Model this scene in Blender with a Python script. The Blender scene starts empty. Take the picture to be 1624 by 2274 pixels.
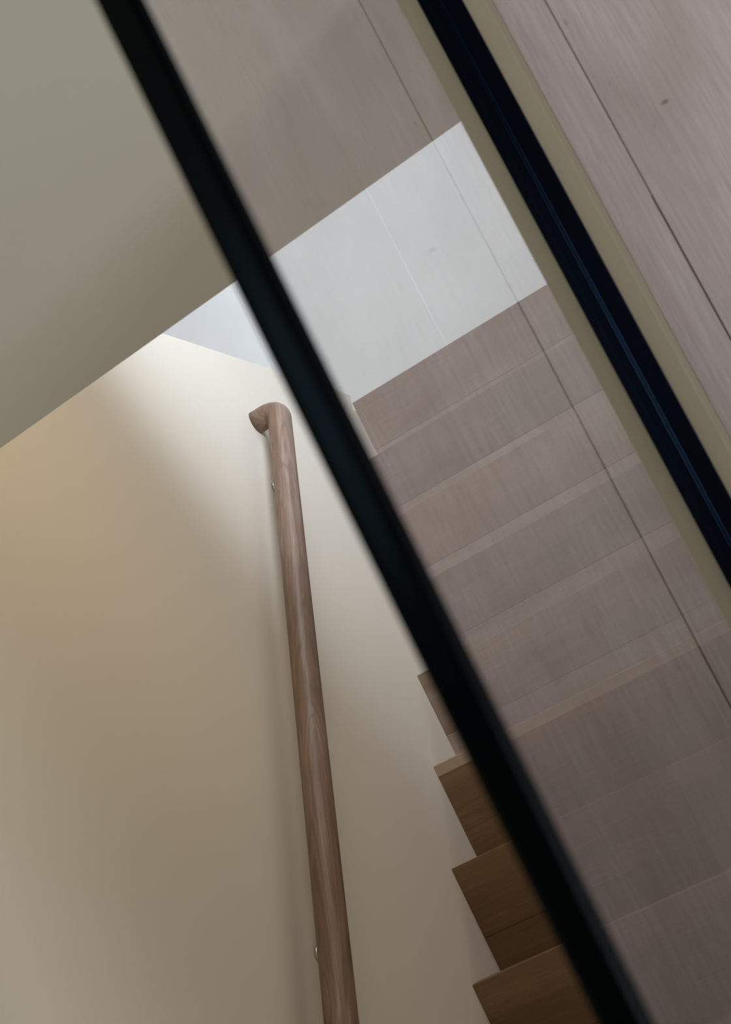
import bpy, bmesh, math, random
from mathutils import Vector, Matrix
random.seed(7)
S = bpy.context.scene
COL = S.collection

# ------------------------------------------------------------------ camera
cam_d = bpy.data.cameras.new('camera')
cam = bpy.data.objects.new('camera', cam_d); COL.objects.link(cam)
cam.matrix_world = Matrix(((-0.8179982815, -0.4594922344, -0.3460429134, -0.1540),
                           (0.4267640613, -0.8881438990, 0.1705076265, 0.0456),
                           (-0.3856828326, -0.0082037336, 0.9225949552, 1.5621),
                           (0, 0, 0, 1)))
cam_d.sensor_fit = 'HORIZONTAL'; cam_d.sensor_width = 36
cam_d.lens = 36 * 3514.975 / 1624
cam_d.shift_x = 129.114 / 1624
cam_d.shift_y = 223.978 / 1624
cam_d.clip_start = 0.02; cam_d.clip_end = 60
cam_d.dof.use_dof = True
cam_d.dof.focus_distance = 3.5
cam_d.dof.aperture_fstop = 16.0
S.camera = cam
# ------------------------------------------------------------------ light
w = bpy.data.worlds.new('world'); S.world = w; w.use_nodes = True
w.node_tree.nodes['Background'].inputs[0].default_value = (0.80, 0.80, 0.80, 1)
w.node_tree.nodes['Background'].inputs[1].default_value = 0.07

def area(name, loc, target, size, power, color, sy=None):
    l = bpy.data.lights.new(name, 'AREA'); l.energy = power; l.color = color
    l.shape = 'RECTANGLE'; l.size = size; l.size_y = sy or size
    o = bpy.data.objects.new(name, l); COL.objects.link(o); o.location = loc
    o.rotation_euler = (Vector(target) - Vector(loc)).to_track_quat('-Z', 'Y').to_euler()
    return o
area('upstairs_side_fill', (-2.5, 0.7, 1.15), (-0.2, -0.6, 0.0), 2.2, 43, (1.0, 0.97, 0.96), 1.0)  # unseen light added low from the side, so the treads stay dim
dl = area('upstairs_floor_fill', (-1.1, -0.85, 2.6), (-1.1, -0.85, 0.0), 0.8, 12, (1.0, 0.95, 0.965))  # added overhead fill for the upper floor boards
dl.data.spread = math.radians(62)
area('end_wall_fill', (0.45, 2.35, 0.75), (0.45, -0.76, -0.1), 0.9, 12, (1.0, 0.975, 0.90), 0.5)  # added fill that evens out the end wall
area('skylight', (0.47, -0.60, 2.6), (0.47, -0.60, 0), 0.20, 0.5, (0.60, 0.80, 1.0), 0.46)
area('warm_wall_fill', (0.35, -1.22, -0.60), (1.05, -0.25, -0.90), 0.4, 1.9, (1.0, 0.66, 0.22), 0.3)  # added warm glow for the side wall just below the head
lh = area('lower_hall_light', (0.06, -1.45, -0.82), (0.72, -1.80, -3.1), 0.45, 18.5, (0.77, 0.87, 1.0))
lh.data.spread = math.radians(120)
area('lower_hall_window', (-0.3, -3.7, -1.7), (1.2, -1.5, -3.1), 1.4, 48, (0.92, 0.95, 1.0))
S.view_settings.view_transform = 'Standard'; S.view_settings.look = 'None'
S.view_settings.gamma = 1; S.view_settings.use_curve_mapping = False
S.view_settings.exposure = 0.0

# ------------------------------------------------------------------ helpers
def tag(o, label=None, cat=None, group=None, kind=None):
    for k, v in (('label', label), ('category', cat), ('group', group), ('kind', kind)):
        if v: o[k] = v
    return o
def empty(name, loc):
    o = bpy.data.objects.new(name, None); COL.objects.link(o); o.location = loc; o.empty_display_size = .1
    return o
def link(name, bm, mat, parent=None, smooth=False, origin=(0, 0, 0)):
    """vertices are in world space; the object's origin goes to `origin`."""
    bmesh.ops.recalc_face_normals(bm, faces=bm.faces)
    ov = Vector(origin)
    for v in bm.verts: v.co -= ov
    me = bpy.data.meshes.new(name); bm.to_mesh(me); bm.free()
    if mat: me.materials.append(mat)
    if smooth:
        for p in me.polygons: p.use_smooth = True
    o = bpy.data.objects.new(name, me); COL.objects.link(o); o.location = ov
    if parent:
        o.parent = parent
        loc = Vector(parent.location)
        p = parent.parent
        while p: loc += p.location; p = p.parent
        o.location = ov - loc
    return o
def box(x0, x1, y0, y1, z0, z1, bevel=0, bm=None, seg=2):
    own = bmesh.new()
    vs = [own.verts.new(c) for c in ((x0,y0,z0),(x1,y0,z0),(x1,y1,z0),(x0,y1,z0),(x0,y0,z1),(x1,y0,z1),(x1,y1,z1),(x0,y1,z1))]
    for f in ((0,3,2,1),(4,5,6,7),(0,1,5,4),(1,2,6,5),(2,3,7,6),(3,0,4,7)): own.faces.new([vs[i] for i in f])
    if bevel: bmesh.ops.bevel(own, geom=own.edges[:], offset=bevel, segments=seg, profile=.6, affect='EDGES')
    if bm is None: return own
    me = bpy.data.meshes.new('t'); own.to_mesh(me); own.free(); bm.from_mesh(me); bpy.data.meshes.remove(me)
    return bm
def prism_x(poly, x0, x1):
    bm = bmesh.new()
    a = [bm.verts.new((x0, y, z)) for y, z in poly]; b = [bm.verts.new((x1, y, z)) for y, z in poly]
    bm.faces.new(a); bm.faces.new(b[::-1])
    n = len(poly)
    for i in range(n): bm.faces.new((a[i], b[i], b[(i+1) % n], a[(i+1) % n]))
    return bm
def prism_z(poly, z0, z1):
    bm = bmesh.new()
    a = [bm.verts.new((x, y, z0)) for x, y in poly]; b = [bm.verts.new((x, y, z1)) for x, y in poly]
    bm.faces.new(a); bm.faces.new(b[::-1])
    n = len(poly)
    for i in range(n): bm.faces.new((a[i], b[i], b[(i+1) % n], a[(i+1) % n]))
    return bm
def sweep(pts, r, seg=32, bm=None, caps=True):
    bm = bm or bmesh.new(); rings = []
    rr = r if isinstance(r, (list, tuple)) else [r]*len(pts)
    P = [Vector(p) for p in pts]; up = None
    for i, p in enumerate(P):
        t = ((P[min(i+1, len(P)-1)] - p).normalized() if i < len(P)-1 else Vector()) + ((p - P[i-1]).normalized() if i else Vector())
        t.normalize()
        if up is None: up = t.orthogonal().normalized()
        up = (up - t*up.dot(t)).normalized(); s = t.cross(up)
        rings.append([bm.verts.new(p + (up*math.cos(a) + s*math.sin(a))*rr[i]) for a in [2*math.pi*k/seg for k in range(seg)]])
    for a, b in zip(rings, rings[1:]):
        for k in range(seg): bm.faces.new((a[k], a[(k+1) % seg], b[(k+1) % seg], b[k]))
    if caps: bm.faces.new(rings[0]); bm.faces.new(rings[-1])
    return bm

# ------------------------------------------------------------------ materials
def newmat(name):
    m = bpy.data.materials.new(name); m.use_nodes = True
    return m, m.node_tree, m.node_tree.nodes['Principled BSDF']
def N(nt, t, **kw):
    n = nt.nodes.new(t)
    for k, v in kw.items(): setattr(n, k, v)
    return n
def paint(name, col, rough=.85, var=.03, bump=.02, scale=2.5):
    m, nt, b = newmat(name)
    tc = N(nt, 'ShaderNodeTexCoord')
    n1 = N(nt, 'ShaderNodeTexNoise'); n1.inputs['Scale'].default_value = scale; n1.inputs['Detail'].default_value = 3
    nt.links.new(tc.outputs['Object'], n1.inputs['Vector'])
    mx = N(nt, 'ShaderNodeMixRGB'); mx.inputs[1].default_value = (*[c*(1-var) for c in col], 1); mx.inputs[2].default_value = (*[min(1, c*(1+var)) for c in col], 1)
    nt.links.new(n1.outputs['Fac'], mx.inputs[0]); nt.links.new(mx.outputs[0], b.inputs['Base Color'])
    n2 = N(nt, 'ShaderNodeTexNoise'); n2.inputs['Scale'].default_value = 260; n2.inputs['Detail'].default_value = 2
    nt.links.new(tc.outputs['Object'], n2.inputs['Vector'])
    bp = N(nt, 'ShaderNodeBump'); bp.inputs['Strength'].default_value = bump*4; bp.inputs['Distance'].default_value = .0006
    nt.links.new(n2.outputs['Fac'], bp.inputs['Height']); nt.links.new(bp.outputs[0], b.inputs['Normal'])
    b.inputs['Roughness'].default_value = rough; b.inputs['Specular IOR Level'].default_value = .3
    return m
def wood(name, dark, light, axis='Y', rough=.5, spec=.4, knots=(), pore=.45, figure=.5, blot=.55, seed=0.0, ring=.12):
    """pale oiled oak; grain runs along `axis` of the object"""
    m, nt, b = newmat(name)
    tc = N(nt, 'ShaderNodeTexCoord'); oi = N(nt, 'ShaderNodeObjectInfo')
    add = N(nt, 'ShaderNodeVectorMath', operation='ADD'); mul = N(nt, 'ShaderNodeVectorMath', operation='SCALE')
    cmb = N(nt, 'ShaderNodeCombineXYZ')
    for i in range(3): nt.links.new(oi.outputs['Random'], cmb.inputs[i])
    nt.links.new(cmb.outputs[0], mul.inputs[0]); mul.inputs['Scale'].default_value = 23.7
    nt.links.new(tc.outputs['Object'], add.inputs[0]); nt.links.new(mul.outputs[0], add.inputs[1])
    ax = 'XYZ'.index(axis)
    def mapped(along, across):
        mp = N(nt, 'ShaderNodeMapping'); s = [across]*3; s[ax] = along
        mp.inputs['Scale'].default_value = s; mp.inputs['Location'].default_value = (seed, seed*.7, seed*1.3)
        nt.links.new(add.outputs[0], mp.inputs['Vector']); return mp.outputs[0]
    def noise(vec, detail=4, rough_=.6, dist=0):
        n = N(nt, 'ShaderNodeTexNoise'); n.inputs['Scale'].default_value = 1; n.inputs['Detail'].default_value = detail
        n.inputs['Roughness'].default_value = rough_; n.inputs['Distortion'].default_value = dist
        nt.links.new(vec, n.inputs['Vector']); return n.outputs['Fac']
    def ramp(fac, a, b_):
        r = N(nt, 'ShaderNodeMapRange'); r.inputs[1].default_value = a; r.inputs[2].default_value = b_
        nt.links.new(fac, r.inputs[0]); return r.outputs[0]
    def mixc(fac, c1, c2, blend='MIX'):
        x = N(nt, 'ShaderNodeMixRGB', blend_type=blend)
        for i, v in ((0, fac), (1, c1), (2, c2)):
            if hasattr(v, 'is_linked') or hasattr(v, 'links'): nt.links.new(v, x.inputs[i])
            elif isinstance(v, tuple): x.inputs[i].default_value = (*v, 1)
            else: x.inputs[i].default_value = v
        return x.outputs[0]
    ringn = noise(mapped(1.3, 16), 2, .5, 1.0)
    rm = N(nt, 'ShaderNodeMath', operation='MULTIPLY'); nt.links.new(ringn, rm.inputs[0]); rm.inputs[1].default_value = 75
    rs = N(nt, 'ShaderNodeMath', operation='SINE'); nt.links.new(rm.outputs[0], rs.inputs[0])
    rg = N(nt, 'ShaderNodeMath', operation='MULTIPLY'); nt.links.new(ramp(rs.outputs[0], .1, 1.0), rg.inputs[0]); rg.inputs[1].default_value = ring
    blotch = ramp(noise(mapped(2.2, 9), 3, .55, .6), .5-blot*.45, .5+blot*.45)
    base = mixc(blotch, dark, light)
    base = mixc(rg.outputs[0], base, tuple(c*.72 for c in dark))
    streak = ramp(noise(mapped(6, 190), 6, .75, 1.2), .40, .62)
    st = N(nt, 'ShaderNodeMath', operation='MULTIPLY'); nt.links.new(streak, st.inputs[0]); st.inputs[1].default_value = figure*.35
    base = mixc(st.outputs[0], base, tuple(c*.70 for c in dark))
    pores = ramp(noise(mapped(30, 700), 3, .6), .56, .72)
    pt = N(nt, 'ShaderNodeMath', operation='MULTIPLY'); nt.links.new(pores, pt.inputs[0]); pt.inputs[1].default_value = pore*.4
    base = mixc(pt.outputs[0], base, tuple(c*.62 for c in dark))
    for (kx, ky, kz, rx, ry, amt) in knots:
        sub = N(nt, 'ShaderNodeVectorMath', operation='SUBTRACT'); nt.links.new(tc.outputs['Object'], sub.inputs[0]); sub.inputs[1].default_value = (kx, ky, kz)
        dv = N(nt, 'ShaderNodeVectorMath', operation='MULTIPLY'); nt.links.new(sub.outputs[0], dv.inputs[0]); dv.inputs[1].default_value = (1/rx, 1/ry, 0)
        ln = N(nt, 'ShaderNodeVectorMath', operation='LENGTH'); nt.links.new(dv.outputs[0], ln.inputs[0])
        k = N(nt, 'ShaderNodeMapRange'); k.inputs[1].default_value = .5; k.inputs[2].default_value = 1.3; k.inputs[3].default_value = amt; k.inputs[4].default_value = 0
        nt.links.new(ln.outputs['Value'], k.inputs[0])
        base = mixc(k.outputs[0], base, tuple(c*.35 for c in dark))
    nt.links.new(base, b.inputs['Base Color'])
    bp = N(nt, 'ShaderNodeBump'); bp.inputs['Strength'].default_value = .25; bp.inputs['Distance'].default_value = .0004
    nt.links.new(pores, bp.inputs['Height']); bp.invert = True
    nt.links.new(bp.outputs[0], b.inputs['Normal'])
    b.inputs['Roughness'].default_value = rough; b.inputs['Specular IOR Level'].default_value = spec
    return m
def plain(name, col, rough=.5, metal=0, spec=.5):
    m, nt, b = newmat(name)
    tc = N(nt, 'ShaderNodeTexCoord'); n = N(nt, 'ShaderNodeTexNoise'); n.inputs['Scale'].default_value = 90
    nt.links.new(tc.outputs['Object'], n.inputs['Vector'])
    r = N(nt, 'ShaderNodeMapRange'); r.inputs[3].default_value = rough*.9; r.inputs[4].default_value = rough*1.1
    nt.links.new(n.outputs['Fac'], r.inputs[0]); nt.links.new(r.outputs[0], b.inputs['Roughness'])
    b.inputs['Base Color'].default_value = (*col, 1); b.inputs['Metallic'].default_value = metal; b.inputs['Specular IOR Level'].default_value = spec
    return m
M = {}
M['side'] = paint('wall_paint_warm', (.755, .695, .60))
M['end'] = paint('wall_paint_grey', (.68, .68, .61), var=.03)
M['curb'] = paint('curb_paint', (.265, .24, .17), var=.06, scale=9)
M['tile'] = paint('stone_tile', (.90, .885, .87), rough=.6, var=.07, scale=7)
M['grout'] = paint('grout', (.97, .97, .97))
M['floor'] = wood('oak_floor', (.31, .262, .250), (.43, .38, .372), 'Y', figure=1.2, pore=.9, blot=.45, ring=.14,
                  knots=((-.134, -.511, 0, .0042, .0020, .9), (-.115, -.496, 0, .0012, .0012, .5), (-.089, -.637, 0, .0015, .0035, .5)))
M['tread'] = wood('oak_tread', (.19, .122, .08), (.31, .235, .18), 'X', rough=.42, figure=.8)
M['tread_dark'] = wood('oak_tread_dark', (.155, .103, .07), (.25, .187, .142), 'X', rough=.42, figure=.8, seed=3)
M['tread_light'] = wood('oak_tread_light', (.28, .19, .125), (.37, .27, .19), 'X', rough=.42, figure=.5, seed=5)
M['tread_shaded'] = wood('oak_tread_shaded', (.13, .072, .032), (.23, .135, .068), 'X', rough=.42, figure=1.2, seed=11)  # same oak with the shade on the upper treads put into its colour
M['tread_mid'] = wood('oak_tread_mid', (.225, .155, .108), (.37, .29, .23), 'X', rough=.42, figure=.8, seed=7)
M['rail'] = wood('oak_handrail', (.16, .086, .048), (.36, .26, .205), 'Y', rough=.45, figure=1.3, ring=.40, seed=1)
def dark_coat(name, diff, gloss, rough):
    m, nt, b = newmat(name); nt.nodes.remove(b)
    d = N(nt, 'ShaderNodeBsdfDiffuse'); d.inputs[0].default_value = (*diff, 1)
    g = N(nt, 'ShaderNodeBsdfGlossy'); g.inputs['Color'].default_value = (*gloss, 1); g.inputs['Roughness'].default_value = rough
    tc = N(nt, 'ShaderNodeTexCoord'); n = N(nt, 'ShaderNodeTexNoise'); n.inputs['Scale'].default_value = 900
    nt.links.new(tc.outputs['Object'], n.inputs['Vector'])
    bp = N(nt, 'ShaderNodeBump'); bp.inputs['Strength'].default_value = .2; bp.inputs['Distance'].default_value = .0002
    nt.links.new(n.outputs['Fac'], bp.inputs['Height']); nt.links.new(bp.outputs[0], g.inputs['Normal'])
    a = N(nt, 'ShaderNodeAddShader'); nt.links.new(d.outputs[0], a.inputs[0]); nt.links.new(g.outputs[0], a.inputs[1])
    nt.links.new(a.outputs[0], nt.nodes['Material Output'].inputs[0]); return m
M['black'] = dark_coat('black_coated_steel', (.0006, .0012, .0024), (.002, .003, .005), .35)
M['black_rail'] = dark_coat('black_satin_steel', (.0004, .0012, .0014), (.010, .013, .014), .22)
M['gasket'] = dark_coat('black_rubber', (.001, .003, .007), (.005, .011, .022), .25)
M['steel'] = plain('brushed_steel', (.62, .60, .57), .28, 1)
g, nt, b = newmat('clear_glass')
nt.nodes.remove(b)
fr = N(nt, 'ShaderNodeFresnel'); fr.inputs['IOR'].default_value = 1.5
ge = N(nt, 'ShaderNodeNewGeometry')
a1 = N(nt, 'ShaderNodeMath', operation='ADD'); a1.inputs[1].default_value = 1
nt.links.new(fr.outputs[0], a1.inputs[0])
d2 = N(nt, 'ShaderNodeMath', operation='DIVIDE'); nt.links.new(fr.outputs[0], d2.inputs[0]); nt.links.new(a1.outputs[0], d2.inputs[1])
m2 = N(nt, 'ShaderNodeMath', operation='MULTIPLY'); m2.inputs[1].default_value = 1.65; nt.links.new(d2.outputs[0], m2.inputs[0])
inv = N(nt, 'ShaderNodeMath', operation='SUBTRACT'); inv.inputs[0].default_value = 1; nt.links.new(ge.outputs['Backfacing'], inv.inputs[1])
m3 = N(nt, 'ShaderNodeMath', operation='MULTIPLY'); nt.links.new(m2.outputs[0], m3.inputs[0]); nt.links.new(inv.outputs[0], m3.inputs[1])
tr = N(nt, 'ShaderNodeBsdfTransparent'); tr.inputs[0].default_value = (.87, .88, .865, 1)
gl = N(nt, 'ShaderNodeBsdfGlossy'); gl.inputs['Roughness'].default_value = 0; gl.inputs['Color'].default_value = (1, 1, 1, 1)
ms = N(nt, 'ShaderNodeMixShader'); nt.links.new(m3.outputs[0], ms.inputs[0]); nt.links.new(tr.outputs[0], ms.inputs[1]); nt.links.new(gl.outputs[0], ms.inputs[2])
nt.links.new(ms.outputs[0], nt.nodes['Material Output'].inputs[0])
M['glass'] = g

# ------------------------------------------------------------------ dimensions
Y0, Z0, G, R = -1.2837, -2.936, .2286, .1938
NS = 15
W = 1.053; ZL = -3.13
PITCH = R / G
# ------------------------------------------------------------------ setting
# lower hall floor: large stone tiles on a grout bed
fl = link('floor_lower', box(-1.6, 3.4, -4.2, -1.1, ZL-.14, ZL-.0012), M['grout']); tag(fl, kind='structure')
xs = [.807 + .533*k for k in range(-4, 6)]
ys = [-3.9 + 1.2*k for k in range(0, 3)]
for xi in range(len(xs)-1):
    for y0, y1 in ((-4.2, -3.3), (-3.3, -2.1), (-2.1, -1.1)):
        link('tile', box(xs[xi]+.0016, xs[xi+1]-.0016, y0+.001, y1-.001, ZL-.001, ZL, 0), M['tile'], fl, origin=(xs[xi], y0, ZL))
# the wall beside the stair, with the recess the lowest treads run into
zp = lambda y: Z0 + (y - Y0)*PITCH          # nosing line
zt = 2.5
wl = link('wall_side_lining', prism_x([(-1.256, zp(-1.256)+.15), (-.84, zp(-.84)+.10), (-.82, ZL-.1), (2.6, ZL-.1), (2.6, zt), (-1.256, zt)], W, W+.0555), M['side'])  # front layer of the side wall, cut away at the lowest treads
tag(wl, kind='structure')
wb = link('wall_side', prism_x([(-1.256, ZL-.1), (2.6, ZL-.1), (2.6, zt), (-1.256, zt)], W+.055, W+.20), M['side']); tag(wb, kind='structure')
# wall across the far end of the stair opening; its lower edge is the head over the lower hall
we = link('wall_end', prism_z([(.006, -.7615), (W, -.7275), (W, -.93), (.006, -.93)], -.35, zt), M['end']); tag(we, kind='structure')
# slab over the lower hall and wall under the balustrade
sl = link('ceiling_lower', box(-1.6, 3.4, -4.2, -.93, -.35, -.022), M['end']); tag(sl, kind='structure')
wr = link('wall_stair', box(-.02, .030, -.9299, 2.6, ZL-.1, -.0225), M['side']); tag(wr, kind='structure')
# upper floor: wide oak boards
fb = link('floor_upper', box(-2.6, -.0375, -3.0, 3.0, -.12, -.0212), M['grout']); tag(fb, kind='structure')
XS = .0815
def board(x0, x1, y0, y1, nm='board'):
    return link(nm, box(x0, x1, y0, y1, -.021, 0, .0006, seg=1), M['floor'], fb, origin=(0, 0, 0))
bm = prism_z([(-.0375, -3.0), (-.0375, 3.0), (-XS+.0009, 3.0), (-XS+.0009, -.4377), (-XS+.0003, -.4377), (-XS+.0003, -3.0)], -.021, 0)
link('board', bm, M['floor'], fb)
board(-.46, -XS-.0005, -2.3, 1.9); board(-.46, -XS-.0005, 1.901, 3.0); board(-.46, -XS-.0005, -3.0, -2.301)
for k in range(5):
    xa = -.461 - .40*k; cut = (-1.1, .9, -.2, 1.4, -1.6)[k]
    board(xa-.399, xa, -3.0, cut); board(xa-.399, xa, cut+.001, 3.0)

# ------------------------------------------------------------------ stairs
st = empty('staircase', (.54, Y0, ZL)); tag(st, 'closed oak staircase dropping along the beige wall to the pale stone landing', 'stairs')
random.seed(4)
for i in range(NS):
    y = Y0 + i*G; z = Z0 + i*R
    xr = W + .0545 if y < -.9 else W - .0003
    xl = .0305
    th = .040
    cut = .165
    mat = M['tread_shaded'] if i > 4 else (M['tread'] if i % 2 == 0 else M['tread_dark'])
    if i == 5:  # this tread is paler along its front edge
        t = link('tread', box(xl, xr, y+.028, y+cut, z-th, z, .0008), mat, st, origin=(.3, y+.05, z))
        tag(link('front_strip', box(xl, xr, y, y+.0278, z-th, z, .002), M['tread_light'], t, origin=(.3, y, z)), 'paler strip along the front edge')
    else:
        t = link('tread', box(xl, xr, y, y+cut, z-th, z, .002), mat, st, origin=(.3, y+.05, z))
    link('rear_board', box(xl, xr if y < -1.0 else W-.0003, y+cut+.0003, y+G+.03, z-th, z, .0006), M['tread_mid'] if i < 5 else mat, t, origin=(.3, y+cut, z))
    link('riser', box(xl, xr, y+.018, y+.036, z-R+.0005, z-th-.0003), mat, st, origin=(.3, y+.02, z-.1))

# ------------------------------------------------------------------ balustrade
CH, WZ = .0854, .0812
cu = link('trim_2', box(-.0371, .0371, -.7605, 2.5, -.0215, WZ, .0012), M['curb']); tag(cu, kind='structure')
ba = empty('glass_balustrade', (0, .87, WZ)); tag(ba, 'clear glass balustrade with slim black top rail beside the open stairwell', 'balustrade')
ch = bmesh.new()
box(-.0190, .0124, -.7603, 2.5, WZ+.0001, WZ+.0003, 0, ch); box(-.0190, -.0020, -.7603, 2.5, WZ+.0002, CH, .0010, ch); box(.0125, .0190, -.7603, 2.5, WZ+.0002, CH, .0010, ch)
link('base_channel', ch, M['black'], ba, origin=(0, .87, WZ))
gk = bmesh.new()
sweep([(-.0012, -.7603, CH+.0001), (-.0012, 2.5, CH+.0001)], .0011, 10, gk); box(.0102, .0123, -.7603, 2.5, WZ+.0004, CH-.0003, 0, gk)
link('gasket', gk, M['gasket'], ba, origin=(0, .87, CH))
link('glass_pane', box(0, .010, -.7603, 2.5, WZ+.0004, 1.0449), M['glass'], ba, origin=(0, .87, .5))
RH = 1.0512
link('top_rail', box(-.0080, .0077, -.7603, 2.5, RH-.006, RH+.006, .0045, seg=5), M['black_rail'], ba, origin=(0, .87, RH))

# ------------------------------------------------------------------ handrail
hx, hz, hs = .985, -.9911, .8567
hr = .0284
H = lambda y: hz + hs*y
ha = empty('handrail', (hx, 0, hz)); tag(ha, 'round oak handrail on the beige wall with its end turned into the wall', 'handrail')
pts = [(hx, 2.2, H(2.2)), (hx, 1.0, H(1.0)), (hx, 0, H(0)), (hx, -.6, H(-.6))]
ye = -1.060; rb = .040
cy = ye; A = Vector((hx, ye, H(ye)))
d = Vector((0, -1, -hs)).normalized()
cen = A + Vector((rb, 0, 0)) - d*rb
for k in range(0, 15):
    a = math.pi/2*k/14
    pts.append(tuple(cen + Vector((-rb, 0, 0))*math.cos(a) + d*rb*math.sin(a)))
end = cen + d*rb
pts.append((W+.0005, end.y, end.z))
rr = [hr]*len(pts)
rb_o = link('rail_bar', sweep(pts, rr, 48), M['rail'], ha, True, origin=(hx, 0, hz))
q = Vector((0, 1, 0)).rotation_difference(Vector((0, 1, hs)))      # turn the object's own Y onto the rail so the grain follows it
rb_o.data.transform(q.to_matrix().to_4x4().inverted()); rb_o.rotation_mode = 'QUATERNION'; rb_o.rotation_quaternion = q
for y in (.118, -.87, 1.1):
    z = H(y) - .088
    bk = bmesh.new()
    sweep([(W-.0002, y, z), (W-.005, y, z), (W-.0065, y, z)], [.021, .021, .0185], 28, bk)
    arm = [(W-.006, y, z)] + [(hx + .018 + .03*(1-math.sin(a)), y, z + .03*(1-math.cos(a))) for a in [math.pi/2*k/8 for k in range(9)]] + [(hx + .018, y, H(y)-hr*1.04)]
    sweep(arm, .007, 16, bk)
    link('bracket', bk, M['steel'], ha, True, origin=(W, y, z))
